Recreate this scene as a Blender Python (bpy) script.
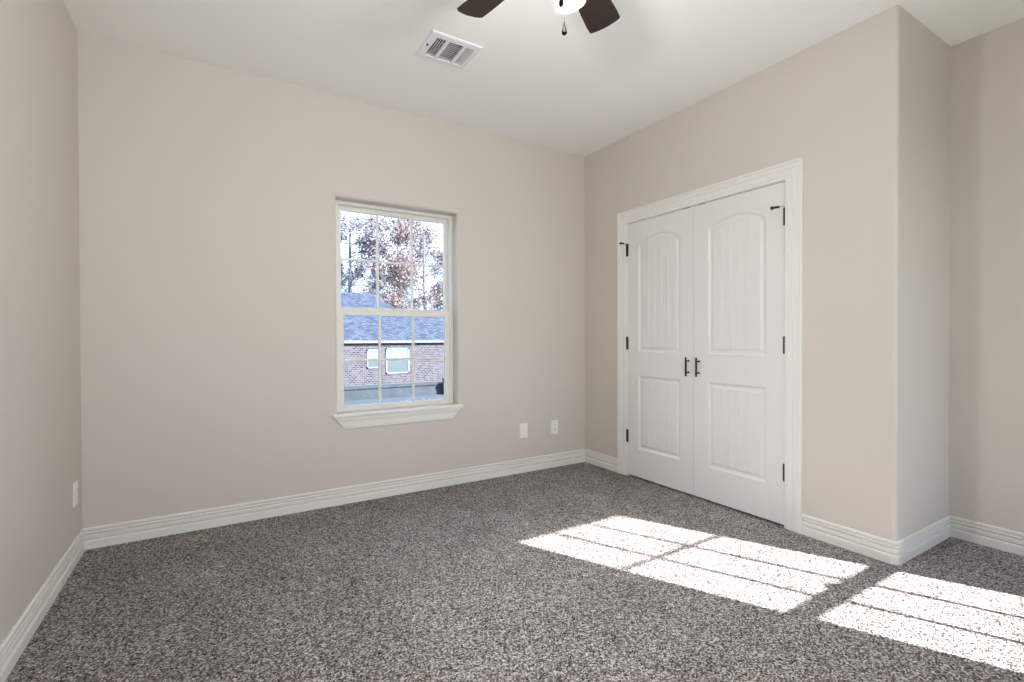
import bpy, math, random
from mathutils import Vector, Matrix
R = math.radians
for o in list(bpy.data.objects):
    bpy.data.objects.remove(o)
scene = bpy.context.scene
COL = scene.collection

# ------------------------------------------------------------------ camera
cam_d = bpy.data.cameras.new('camera')
cam_d.sensor_width = 36.0
cam_d.lens = 36.0 * 484.8066 / 1024
cam_d.clip_start = 0.02
cam_d.clip_end = 500
cam = bpy.data.objects.new('camera', cam_d)
COL.objects.link(cam)
scene.camera = cam
yaw, pitch, roll = 0.5492873, -0.0079132, -0.0028999
Fv = Vector((math.sin(yaw) * math.cos(pitch), math.cos(yaw) * math.cos(pitch), math.sin(pitch)))
Rv = Fv.cross(Vector((0, 0, 1))).normalized()
Uv = Rv.cross(Fv)
R2 = math.cos(roll) * Rv + math.sin(roll) * Uv
U2 = -math.sin(roll) * Rv + math.cos(roll) * Uv
M = Matrix((R2, U2, -Fv)).transposed().to_4x4()
M.translation = Vector((-2.8446, -3.3836, 1.1229))
cam.matrix_world = M

# ------------------------------------------------------------------ world, sun, exposure
world = bpy.data.worlds.new('sky')
scene.world = world
world.use_nodes = True
nt = world.node_tree
bg = nt.nodes['Background']
tc = nt.nodes.new('ShaderNodeTexCoord')
sx = nt.nodes.new('ShaderNodeSeparateXYZ')
rp = nt.nodes.new('ShaderNodeValToRGB')
rp.color_ramp.elements[0].position = 0.45
rp.color_ramp.elements[0].color = (0.86, 0.93, 1.0, 1)
rp.color_ramp.elements[1].position = 0.95
rp.color_ramp.elements[1].color = (0.42, 0.62, 1.0, 1)
mr = nt.nodes.new('ShaderNodeMapRange')
mr.inputs['From Min'].default_value = -1
nt.links.new(tc.outputs['Generated'], sx.inputs[0])
nt.links.new(sx.outputs['Z'], mr.inputs['Value'])
nt.links.new(mr.outputs[0], rp.inputs[0])
nt.links.new(rp.outputs[0], bg.inputs['Color'])
bg.inputs['Strength'].default_value = 1.3

sun_d = bpy.data.lights.new('sun', 'SUN')
sun_d.energy = 11.5
sun_d.angle = R(0.53)
sun_d.color = (1.0, 1.0, 1.0)
sun = bpy.data.objects.new('sun', sun_d)
COL.objects.link(sun)
SUN_DIR = Vector((-0.490, 1.0, -0.743)).normalized()
sun.rotation_euler = SUN_DIR.to_track_quat('-Z', 'Y').to_euler()
sun.location = (3, -8, 8)

def area(name, loc, direction, sx_, sy_, energy, color):
    d = bpy.data.lights.new(name, 'AREA')
    d.shape = 'RECTANGLE'
    d.size = sx_
    d.size_y = sy_
    d.energy = energy
    d.color = color
    o = bpy.data.objects.new(name, d)
    COL.objects.link(o)
    o.location = loc
    o.rotation_euler = Vector(direction).to_track_quat('-Z', 'Y').to_euler()
    return o

# added fill light, set outside the added wide window behind the camera
area('added_fill_light', (-2.15, -3.80, 1.36), (-0.08, 1, 0.80), 1.45, 1.4, 19, (0.93, 0.97, 1.0))

vs = scene.view_settings
vs.view_transform = 'Standard'
vs.look = 'None'
vs.gamma = 1
vs.use_curve_mapping = False
vs.exposure = 1.42
scene.cycles.max_bounces = 14
scene.cycles.diffuse_bounces = 10
scene.cycles.transparent_max_bounces = 24
scene.cycles.sample_clamp_indirect = 6
scene.cycles.use_denoising = True

# ------------------------------------------------------------------ materials
def mat(name, color, rough=0.6, metallic=0.0, spec=0.5, bump=None, emit=None, estr=0.0, vary=None):
    m = bpy.data.materials.new(name)
    m.use_nodes = True
    n = m.node_tree
    b = n.nodes['Principled BSDF']
    b.inputs['Base Color'].default_value = (*color, 1)
    b.inputs['Roughness'].default_value = rough
    b.inputs['Metallic'].default_value = metallic
    b.inputs['Specular IOR Level'].default_value = spec
    if emit:
        b.inputs['Emission Color'].default_value = (*emit, 1)
        b.inputs['Emission Strength'].default_value = estr
    t = n.nodes.new('ShaderNodeTexCoord')
    if vary:
        sc, amt = vary
        no = n.nodes.new('ShaderNodeTexNoise')
        no.inputs['Scale'].default_value = sc
        no.inputs['Detail'].default_value = 4
        mx = n.nodes.new('ShaderNodeMix')
        mx.data_type = 'RGBA'
        mx.inputs['A'].default_value = (*[c * (1 - amt) for c in color], 1)
        mx.inputs['B'].default_value = (*[min(1, c * (1 + amt)) for c in color], 1)
        n.links.new(t.outputs['Object'], no.inputs['Vector'])
        n.links.new(no.outputs['Fac'], mx.inputs['Factor'])
        n.links.new(mx.outputs['Result'], b.inputs['Base Color'])
    if bump:
        sc, st, dist = bump
        no = n.nodes.new('ShaderNodeTexNoise')
        no.inputs['Scale'].default_value = sc
        no.inputs['Detail'].default_value = 3
        bm_ = n.nodes.new('ShaderNodeBump')
        bm_.inputs['Strength'].default_value = st
        bm_.inputs['Distance'].default_value = dist
        n.links.new(t.outputs['Object'], no.inputs['Vector'])
        n.links.new(no.outputs['Fac'], bm_.inputs['Height'])
        n.links.new(bm_.outputs[0], b.inputs['Normal'])
    return m

MW = mat('wall_paint_beige', (0.61, 0.560, 0.512), 0.55, spec=0.35, bump=(60, 0.12, 0.002))
MC = mat('ceiling_paint', (0.87, 0.86, 0.84), 0.8, spec=0.2, bump=(70, 0.12, 0.002))
MT = mat('trim_paint', (0.76, 0.745, 0.71), 0.32, spec=0.45)
MD = mat('door_paint', (0.73, 0.72, 0.695), 0.38, spec=0.45)
MV = mat('window_vinyl', (0.74, 0.72, 0.67), 0.35)
MBZ = mat('oil_rubbed_bronze', (0.028, 0.020, 0.016), 0.4, metallic=0.6)
MWT = mat('dark_chain_weight', (0.004, 0.003, 0.003), 0.8, spec=0.04)
MBLK = mat('black_rubber', (0.012, 0.012, 0.012), 0.6)
MCHR = mat('satin_nickel', (0.75, 0.74, 0.72), 0.3, metallic=0.9)
MPL = mat('plastic_plate', (0.83, 0.84, 0.83), 0.3)
MSLOT = mat('outlet_slot', (0.03, 0.03, 0.03), 0.5)
MVENT = mat('vent_enamel', (0.76, 0.76, 0.79), 0.35)
MDAMP = mat('vent_damper_metal', (0.40, 0.34, 0.40), 0.4, metallic=0.3)
MDARK = mat('duct_dark', (0.006, 0.006, 0.006), 0.9)
MCLOS = mat('closet_interior', (0.25, 0.23, 0.2), 0.9)
MSHING = mat('x', (0.3, 0.3, 0.3))

def wood_blade():
    m = mat('dark_walnut_blade', (0.05, 0.02, 0.013), 0.4, spec=0.4)
    n = m.node_tree
    b = n.nodes['Principled BSDF']
    t = n.nodes.new('ShaderNodeTexCoord')
    mp = n.nodes.new('ShaderNodeMapping')
    mp.inputs['Scale'].default_value = (3, 45, 10)
    no = n.nodes.new('ShaderNodeTexNoise')
    no.inputs['Scale'].default_value = 2.5
    no.inputs['Detail'].default_value = 6
    r = n.nodes.new('ShaderNodeValToRGB')
    r.color_ramp.elements[0].position = 0.35
    r.color_ramp.elements[0].color = (0.007, 0.004, 0.003, 1)
    r.color_ramp.elements[1].position = 0.7
    r.color_ramp.elements[1].color = (0.024, 0.009, 0.006, 1)
    n.links.new(t.outputs['Object'], mp.inputs[0])
    n.links.new(mp.outputs[0], no.inputs['Vector'])
    n.links.new(no.outputs['Fac'], r.inputs[0])
    n.links.new(r.outputs[0], b.inputs['Base Color'])
    return m
MWOOD = wood_blade()

def carpet():
    m = mat('carpet_frieze', (0.2, 0.17, 0.15), 0.95, spec=0.05)
    n = m.node_tree
    L = n.links
    b = n.nodes['Principled BSDF']
    t = n.nodes.new('ShaderNodeTexCoord')
    v = n.nodes.new('ShaderNodeTexVoronoi')
    v.inputs['Scale'].default_value = 200
    v.inputs['Randomness'].default_value = 1
    no = n.nodes.new('ShaderNodeTexNoise')
    no.inputs['Scale'].default_value = 120
    no.inputs['Detail'].default_value = 2
    L.new(t.outputs['Object'], no.inputs['Vector'])
    L.new(t.outputs['Object'], v.inputs['Vector'])
    sep = n.nodes.new('ShaderNodeSeparateColor')
    L.new(v.outputs['Color'], sep.inputs[0])
    r = n.nodes.new('ShaderNodeValToRGB')
    cr = r.color_ramp
    cr.elements[0].position = 0.0
    cr.elements[0].color = (0.035, 0.027, 0.023, 1)
    cr.elements[1].position = 1.0
    cr.elements[1].color = (0.80, 0.76, 0.735, 1)
    for pos, c in ((0.22, (0.115, 0.096, 0.088)), (0.5, (0.28, 0.248, 0.230)), (0.75, (0.43, 0.395, 0.375))):
        e = cr.elements.new(pos)
        e.color = (*c, 1)
    L.new(sep.outputs[0], r.inputs[0])
    # broad, faint vacuum and footprint variation of the pile
    n2 = n.nodes.new('ShaderNodeTexNoise')
    n2.inputs['Scale'].default_value = 4
    n2.inputs['Detail'].default_value = 3
    L.new(t.outputs['Object'], n2.inputs['Vector'])
    mr_ = n.nodes.new('ShaderNodeMapRange')
    mr_.inputs['From Min'].default_value = 0.3
    mr_.inputs['From Max'].default_value = 0.7
    mr_.inputs['To Min'].default_value = 0.88
    mr_.inputs['To Max'].default_value = 1.1
    L.new(n2.outputs['Fac'], mr_.inputs['Value'])
    mul = n.nodes.new('ShaderNodeMix')
    mul.data_type = 'RGBA'
    mul.blend_type = 'MULTIPLY'
    mul.inputs['Factor'].default_value = 1
    L.new(r.outputs[0], mul.inputs['A'])
    L.new(mr_.outputs[0], mul.inputs['B'])
    L.new(mul.outputs['Result'], b.inputs['Base Color'])
    bu = n.nodes.new('ShaderNodeBump')
    bu.inputs['Strength'].default_value = 0.9
    bu.inputs['Distance'].default_value = 0.009
    sm = n.nodes.new('ShaderNodeMath')
    sm.operation = 'SUBTRACT'
    L.new(no.outputs['Fac'], sm.inputs[0])
    L.new(v.outputs['Distance'], sm.inputs[1])
    L.new(sm.outputs[0], bu.inputs['Height'])
    L.new(bu.outputs[0], b.inputs['Normal'])
    return m
MCARP = carpet()

def glass(name, tint):
    m = bpy.data.materials.new(name)
    m.use_nodes = True
    n = m.node_tree
    n.nodes.remove(n.nodes['Principled BSDF'])
    out = n.nodes['Material Output']
    tr = n.nodes.new('ShaderNodeBsdfTransparent')
    tr.inputs['Color'].default_value = (*tint, 1)
    gl = n.nodes.new('ShaderNodeBsdfGlossy')
    gl.inputs['Roughness'].default_value = 0.02
    fr = n.nodes.new('ShaderNodeFresnel')
    fr.inputs['IOR'].default_value = 1.12
    mx = n.nodes.new('ShaderNodeMixShader')
    n.links.new(fr.outputs[0], mx.inputs[0])
    n.links.new(tr.outputs[0], mx.inputs[1])
    n.links.new(gl.outputs[0], mx.inputs[2])
    n.links.new(mx.outputs[0], out.inputs[0])
    return m
MGL = glass('clear_window_glass', (0.96, 0.98, 0.98))
MGLT = glass('tinted_window_glass', (0.64, 0.71, 0.76))

def brickm(name, c1, c2, mortar, scale, bw=0.5, rh=0.25, ms=0.02, rot=None, rough=0.9):
    m = mat(name, c1, rough, spec=0.2)
    n = m.node_tree
    b = n.nodes['Principled BSDF']
    t = n.nodes.new('ShaderNodeTexCoord')
    mp = n.nodes.new('ShaderNodeMapping')
    if rot:
        mp.inputs['Rotation'].default_value = rot
    br = n.nodes.new('ShaderNodeTexBrick')
    br.inputs['Color1'].default_value = (*c1, 1)
    br.inputs['Color2'].default_value = (*c2, 1)
    br.inputs['Mortar'].default_value = (*mortar, 1)
    br.inputs['Scale'].default_value = scale
    br.inputs['Mortar Size'].default_value = ms
    br.inputs['Brick Width'].default_value = bw
    br.inputs['Row Height'].default_value = rh
    n.links.new(t.outputs['Object'], mp.inputs[0])
    n.links.new(mp.outputs[0], br.inputs['Vector'])
    n.links.new(br.outputs['Color'], b.inputs['Base Color'])
    return m
MBRICK = brickm('pale_brick', (0.098, 0.075, 0.082), (0.030, 0.024, 0.030), (0.14, 0.13, 0.14), 2.6, ms=0.035, rot=(R(90), 0, 0))
MSHING = brickm('blue_grey_shingles', (0.092, 0.100, 0.130), (0.034, 0.040, 0.060), (0.02, 0.026, 0.042), 1.6, bw=0.4, rh=0.22, ms=0.02)
MFASC = mat('painted_fascia', (0.17, 0.18, 0.185), 0.6)
MRET = mat('weathered_retaining_wall', (0.045, 0.050, 0.058), 0.9, vary=(2.5, 0.5), bump=(6, 0.6, 0.05))
MCONC = mat('pale_concrete', (0.062, 0.073, 0.086), 0.9, vary=(0.7, 0.18))
MGRASS = mat('winter_lawn', (0.13, 0.14, 0.11), 0.95, vary=(3, 0.3))
MSHADE = mat('window_shade_cloth', (0.14, 0.150, 0.150), 0.8)
MSCREEN = mat('insect_screen', (0.06, 0.074, 0.077), 0.6)
MBIN = mat('blue_grey_bin_plastic', (0.03, 0.056, 0.09), 0.5)
MBARK = mat('grey_bark', (0.13, 0.13, 0.16), 0.9, vary=(6, 0.35))

def leafm(name, cols):
    m = mat(name, cols[0], 0.7, spec=0.2)
    n = m.node_tree
    b = n.nodes['Principled BSDF']
    g = n.nodes.new('ShaderNodeNewGeometry')
    r = n.nodes.new('ShaderNodeValToRGB')
    cr = r.color_ramp
    cr.interpolation = 'CONSTANT'
    k = len(cols)
    cr.elements[0].color = (*cols[0], 1)
    cr.elements[1].position = 1 / k
    cr.elements[1].color = (*cols[1], 1)
    for i in range(2, k):
        e = cr.elements.new(i / k)
        e.color = (*cols[i], 1)
    n.links.new(g.outputs['Random Per Island'], r.inputs[0])
    n.links.new(r.outputs[0], b.inputs['Base Color'])
    return m
MLRED = leafm('russet_leaves', [(0.27, 0.17, 0.145), (0.17, 0.125, 0.13), (0.34, 0.24, 0.21), (0.22, 0.18, 0.20)])
MLGRY = leafm('dull_mauve_leaves', [(0.23, 0.18, 0.195), (0.16, 0.15, 0.185), (0.30, 0.25, 0.26)])
MLEVG = leafm('blue_green_needles', [(0.10, 0.155, 0.165), (0.16, 0.235, 0.25), (0.07, 0.11, 0.13)])

# ------------------------------------------------------------------ mesh helpers
class MB:
    def __init__(self):
        self.v = []
        self.f = []
        self.s = []
    def add(self, vs_, fs_, smooth=False):
        k = len(self.v)
        self.v += [tuple(q) for q in vs_]
        self.f += [tuple(i + k for i in f) for f in fs_]
        self.s += [smooth] * len(fs_)
        return self
    def box(self, x0, x1, y0, y1, z0, z1, mtx=None):
        x0, x1 = min(x0, x1), max(x0, x1)
        y0, y1 = min(y0, y1), max(y0, y1)
        z0, z1 = min(z0, z1), max(z0, z1)
        q = [Vector(c) for c in ((x0, y0, z0), (x1, y0, z0), (x1, y1, z0), (x0, y1, z0), (x0, y0, z1), (x1, y0, z1), (x1, y1, z1), (x0, y1, z1))]
        if mtx is not None:
            q = [mtx @ c for c in q]
        return self.add(q, [(0, 3, 2, 1), (4, 5, 6, 7), (0, 1, 5, 4), (1, 2, 6, 5), (2, 3, 7, 6), (3, 0, 4, 7)])
    def bbox(self, x0, x1, y0, y1, z0, z1, r=0.003, mtx=None):
        # chamfered box
        import bmesh
        bm = bmesh.new()
        tmp = MB().box(x0, x1, y0, y1, z0, z1)
        vs_ = [bm.verts.new(c) for c in tmp.v]
        for f in tmp.f:
            bm.faces.new([vs_[i] for i in f])
        bmesh.ops.bevel(bm, geom=list(bm.edges), offset=r, segments=2, affect='EDGES', profile=0.5)
        bm.verts.index_update()
        vv = [(mtx @ v.co) if mtx is not None else v.co.copy() for v in bm.verts]
        ff = [[v.index for v in f.verts] for f in bm.faces]
        bm.free()
        return self.add(vv, ff)
    def quad(self, a, b, c, d):
        return self.add([a, b, c, d], [(0, 1, 2, 3)])
    def tube(self, pts, rad, n=12, cap=True, smooth=True):
        pts = [Vector(q) for q in pts]
        if not isinstance(rad, (list, tuple)):
            rad = [rad] * len(pts)
        rings = []
        up = None
        for i, q in enumerate(pts):
            d = (pts[min(i + 1, len(pts) - 1)] - pts[max(i - 1, 0)])
            if d.length < 1e-9:
                d = Vector((0, 0, 1))
            d.normalize()
            if up is None:
                up = d.orthogonal().normalized()
            else:
                up = (up - d * up.dot(d))
                up = up.normalized() if up.length > 1e-6 else d.orthogonal().normalized()
            sd = d.cross(up)
            rings.append([q + rad[i] * (math.cos(2 * math.pi * k / n) * up + math.sin(2 * math.pi * k / n) * sd) for k in range(n)])
        vs_ = [c for r_ in rings for c in r_]
        fs_ = []
        for i in range(len(pts) - 1):
            for k in range(n):
                fs_.append((i * n + k, i * n + (k + 1) % n, (i + 1) * n + (k + 1) % n, (i + 1) * n + k))
        self.add(vs_, fs_, smooth)
        if cap:
            self.add(rings[0], [tuple(reversed(range(n)))])
            self.add(rings[-1], [tuple(range(n))])
        return self
    def lathe(self, prof, c=(0, 0, 0), n=32, mtx=None, smooth=True):
        vs_ = []
        for r_, z in prof:
            for k in range(n):
                q = Vector((r_ * math.cos(2 * math.pi * k / n), r_ * math.sin(2 * math.pi * k / n), z))
                if mtx is not None:
                    q = mtx @ q
                vs_.append(q + Vector(c))
        fs_ = []
        for i in range(len(prof) - 1):
            for k in range(n):
                fs_.append((i * n + k, i * n + (k + 1) % n, (i + 1) * n + (k + 1) % n, (i + 1) * n + k))
        return self.add(vs_, fs_, smooth)
    def sweep(self, path, prof, closed_ends=True):
        """path: list of (point, out_vector, up_vector); prof: closed list of (a, b) = point + a*out + b*up"""
        vs_ = []
        m_ = len(prof)
        for P_, o_, u_ in path:
            for a, b in prof:
                vs_.append(Vector(P_) + a * Vector(o_) + b * Vector(u_))
        fs_ = []
        for i in range(len(path) - 1):
            for k in range(m_):
                fs_.append((i * m_ + k, i * m_ + (k + 1) % m_, (i + 1) * m_ + (k + 1) % m_, (i + 1) * m_ + k))
        if closed_ends:
            fs_.append(tuple(reversed(range(m_))))
            fs_.append(tuple((len(path) - 1) * m_ + k for k in range(m_)))
        return self.add(vs_, fs_)
    def build(self, name, material, parent=None, origin=None, recalc=True):
        me = bpy.data.meshes.new(name)
        off = Vector(origin) if origin is not None else Vector((0, 0, 0))
        me.from_pydata([tuple(Vector(q) - off) for q in self.v], [], self.f)
        me.polygons.foreach_set('use_smooth', self.s)
        me.materials.append(material)
        if recalc:
            import bmesh
            bm = bmesh.new()
            bm.from_mesh(me)
            bmesh.ops.recalc_face_normals(bm, faces=bm.faces)
            bm.to_mesh(me)
            bm.free()
        me.update()
        o = bpy.data.objects.new(name, me)
        COL.objects.link(o)
        o.location = off
        if parent is not None:
            o.parent = parent
            o.location = off - WORLD[parent.name] if parent.name in WORLD else off
        WORLD[o.name] = off
        return o

WORLD = {}

def empty(name, loc):
    o = bpy.data.objects.new(name, None)
    COL.objects.link(o)
    o.location = loc
    o.empty_display_size = 0.1
    WORLD[o.name] = Vector(loc)
    return o

def part(mb, name, material, parent, label=None, **k):
    """part built in world coordinates, parented with origin at its parent's origin"""
    o = mb.build(name, material, parent, origin=WORLD[parent.name], **k)
    if label:
        o['label'] = label
    return o

def tag(o, label, cat, group=None, kind=None):
    o['label'] = label
    o['category'] = cat
    if group:
        o['group'] = group
    if kind:
        o['kind'] = kind
    return o

def struct(o, label=None, cat=None):
    o['kind'] = 'structure'
    if label:
        o['label'] = label
        o['category'] = cat
    return o

# ------------------------------------------------------------------ dimensions
H = 2.74
XL = -3.4538     # left wall
A = 0.674        # wall of the nook to the right of the closet
YC = -2.3432     # closet corner
YF = -3.60       # wall behind the camera
TH = 0.16
# back window opening / front window opening
BW = (-2.148, -1.262, 0.61, 2.068)
FW = (-0.235, 0.645, 0.12, 2.070)
PW = (-2.90, -1.42, 0.62, 2.10)     # added wide window behind the camera, opening for the fill light
DO = (-1.80, -0.525, 2.035)        # closet opening: y0, y1, height

# ------------------------------------------------------------------ floor and ceiling
fl = MB().box(XL - 0.1, A + 0.1, YF - 0.1, 0.1, -0.12, 0.0)
struct(fl.build('floor', MCARP), 'speckled grey-brown carpet floor with two patches of sunlight', 'floor')

VX0, VX1, VY0, VY1 = -1.83, -1.585, -0.955, -0.757      # duct opening
ce = MB()
xs = [XL - 0.1, VX0, VX1, A + 0.1]
ys = [YF - 0.1, VY0, VY1, 0.1]
for i in range(3):
    for j in range(3):
        if i == 1 and j == 1:
            continue
        ce.box(xs[i], xs[i + 1], ys[j], ys[j + 1], H, H + 0.1)
struct(ce.build('ceiling', MC), 'flat pale ceiling', 'ceiling')

# ------------------------------------------------------------------ walls
def wall_xz(name, y0, y1, x0, x1, hole, label):
    """wall parallel to x, with a rectangular hole (x0,x1,z0,z1)"""
    m = MB()
    if hole:
        a, b, c, d = hole
        m.box(x0, a, y0, y1, 0, H).box(b, x1, y0, y1, 0, H).box(a, b, y0, y1, 0, c).box(a, b, y0, y1, d, H)
    else:
        m.box(x0, x1, y0, y1, 0, H)
    return struct(m.build(name, MW), label, 'wall')

RB = 0.022   # bullnose radius of the drywall returns
def reveal(m, x0, x1, z0, z1, yin, sgn, depth):
    """rounded drywall return on the left, top and right of a window. sgn=+1: outside is +y"""
    prof = [(RB, 0.0)]
    for k in range(1, 9):
        t = k / 8 * math.pi / 2
        prof.append((RB - RB * math.sin(t), sgn * (RB - RB * math.cos(t))))
    prof.append((0.0, sgn * depth))
    def loop(a, y):
        return [Vector((x0 - a, yin + y, z0)), Vector((x0 - a, yin + y, z1 + a)), Vector((x1 + a, yin + y, z1 + a)), Vector((x1 + a, yin + y, z0))]
    L = [loop(a, y) for a, y in prof]
    for i in range(len(L) - 1):
        for k in range(3):
            m.add([L[i][k], L[i][k + 1], L[i + 1][k + 1], L[i + 1][k]], [(0, 1, 2, 3)], True)

wb = MB()
x0, x1, z0, z1 = BW
wb.box(XL - TH, x0 - RB, 0, TH, 0, H).box(x1 + RB, TH, 0, TH, 0, H)
wb.box(x0 - RB, x1 + RB, 0, TH, 0, z0).box(x0 - RB, x1 + RB, 0, TH, z1 + RB, H)
reveal(wb, x0, x1, z0, z1, 0, 1, TH)
struct(wb.build('wall_back', MW, recalc=False), 'beige wall with the window in it', 'wall')
wf = MB()
x0, x1, z0, z1 = FW
wf.box(XL - TH, PW[0], YF - TH, YF, 0, H).box(PW[1], x0 - RB, YF - TH, YF, 0, H)
wf.box(PW[0], PW[1], YF - TH, YF, 0, PW[2]).box(PW[0], PW[1], YF - TH, YF, PW[3], H)
wf.box(x1, A + TH, YF - TH, YF, 0, H)
wf.box(x0 - RB, x1, YF - TH, YF, 0, z0).box(x0 - RB, x1, YF - TH, YF, z1 + RB, H)
wf.box(x0 - RB, x0, YF - TH, YF, z0, z1).box(x0 - RB, x1, YF - TH, YF - RB, z1, z1 + RB)
struct(wf.build('wall_front', MW), 'beige wall behind the camera with a tall window', 'wall')
wl = MB().box(XL - TH, XL, YF - TH, TH, 0, H)
struct(wl.build('wall_left', MW), 'beige wall at the left edge of the photo', 'wall')

# closet wall with rounded outside corner and door opening
wr = MB()
d0, d1, dh = DO
wr.box(0, 0.12, d1, 0, 0, H)
wr.box(0, 0.12, d0, d1, dh, H)
wr.box(0, 0.12, YC + 0.13, d0, 0, H)
rr = 0.022
pts = [(0.0, YC + 0.13)]
for k in range(11):
    t = k / 10 * math.pi / 2
    pts.append((rr - rr * math.cos(t), YC + rr - rr * math.sin(t)))
pts += [(A, YC)]
for i in range(len(pts) - 1):
    a, b = pts[i], pts[i + 1]
    wr.add([(a[0], a[1], 0), (b[0], b[1], 0), (b[0], b[1], H), (a[0], a[1], H)], [(0, 1, 2, 3)], 1 <= i <= 10)
# inner faces of the corner
wr.add([(0.12, YC + 0.13, 0), (A, YC + 0.13, 0), (A, YC + 0.13, H), (0.12, YC + 0.13, H)], [(0, 1, 2, 3)])
struct(wr.build('wall_right', MW, recalc=False), 'beige closet wall with its rounded outside corner', 'wall')
wn = MB().box(A, A + TH, YF - TH, TH, 0, H)
struct(wn.build('wall_nook', MW), 'beige wall of the nook at the right edge of the photo', 'wall')
ci = MB()
ci.box(0.12, 0.125, YC + 0.14, d0, 0, H).box(0.12, A, 0, 0.1, 0, H)
struct(ci.build('wall_closet_inside', MCLOS))

# ------------------------------------------------------------------ baseboards
HB, TB = 0.113, 0.0145
BP = [(0, 0), (TB, 0), (TB, 0.0400), (TB - .0020, 0.0425), (TB - .0120, 0.0440), (TB - .0130, 0.0465), (TB - .0030, 0.0560),
      (TB - .0030, 0.0700), (TB - .0045, 0.0715), (TB - .0120, 0.0725), (TB - .0130, 0.0745), (TB - .0040, 0.0820), (TB - .0040, 0.0880), (TB - .0055, 0.0892), (TB - .0122, 0.0900), (TB - .0130, 0.0920), (TB - .0050, 0.0990), (TB - .0050, 0.109), (TB - .009, HB), (0, HB)]
def base(name, path, label):
    """path: list of ((x,y),(ox,oy)) where (ox,oy) is the mitred outward vector"""
    m = MB()
    m.sweep([((q[0], q[1], 0), (o_[0], o_[1], 0), (0, 0, 1)) for q, o_ in path], BP)
    return struct(m.build(name, MT), label, 'baseboard')
cw = 0.100     # casing width
base('baseboard_back', [((XL, 0), (1, -1)), ((0, 0), (-1, -1))], 'white stepped baseboard under the window')
base('baseboard_left', [((XL, YF), (1, 1)), ((XL, 0), (1, -1))], 'white stepped baseboard along the left wall')
base('baseboard_right', [((0, 0), (-1, -1)), ((0, d1 + cw), (-1, 0))], 'short white baseboard between the room corner and the closet door trim')
cor = []
for k in range(0, 7):
    t = k / 6 * math.pi / 2
    cor.append(((rr - rr * math.cos(t), YC + rr - rr * math.sin(t)), (-math.cos(t), -math.sin(t))))
base('baseboard_corner', [((0, d0 - cw), (-1, 0))] + cor + [((A, YC), (-1, -1))], 'white stepped baseboard wrapping the rounded closet corner')
base('baseboard_nook', [((A, YC), (-1, -1)), ((A, YF), (-1, 1))], 'white stepped baseboard at the right edge of the photo')
base('baseboard_front', [((A, YF), (-1, 1)), ((XL, YF), (1, 1))], 'white baseboard behind the camera')

# ------------------------------------------------------------------ closet door casing and jamb
CP = [(0, 0), (0, 0.010), (0.004, 0.0125), (0.010, 0.0125), (0.013, 0.010), (0.016, 0.0100), (0.020, 0.0135), (0.046, 0.0150), (0.049, 0.0125), (0.053, 0.0125),
      (0.057, 0.0165), (0.074, 0.0175), (0.077, 0.0150), (0.081, 0.0150), (0.085, 0.0195), (0.095, 0.0195), (cw, 0.0165), (cw, 0)]
cs = MB()
oy0, oy1, oz = d0, d1, dh
cs_path = [((0, oy1, 0), (0, 1, 0), (-1, 0, 0)), ((0, oy1, oz), (0, 1, 1), (-1, 0, 0)), ((0, oy0, oz), (0, -1, 1), (-1, 0, 0)), ((0, oy0, 0), (0, -1, 0), (-1, 0, 0))]
cs.sweep(cs_path, CP)
trim1 = struct(cs.build('trim_1', MT), 'white moulded casing around the double closet door', 'door trim')
jb = MB()
jb.box(-0.002, 0.12, oy1 - 0.004, oy1, 0, oz).box(-0.002, 0.12, oy0, oy0 + 0.004, 0, oz).box(-0.002, 0.12, oy0, oy1, oz - 0.003, oz)
jb.box(0.037, 0.06, oy0, oy1, oz - 0.02, oz - 0.003)
o = part(jb, 'jamb', MT, trim1)
for yy in (-1.100, -1.222):
    k = MB().bbox(0.000, 0.03, yy - 0.028, yy + 0.028, oz - 0.0065, oz - 0.0025, 0.001)
    part(k, 'strike_plate', MBZ, trim1, 'dark metal strike plate in the head trim')

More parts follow.
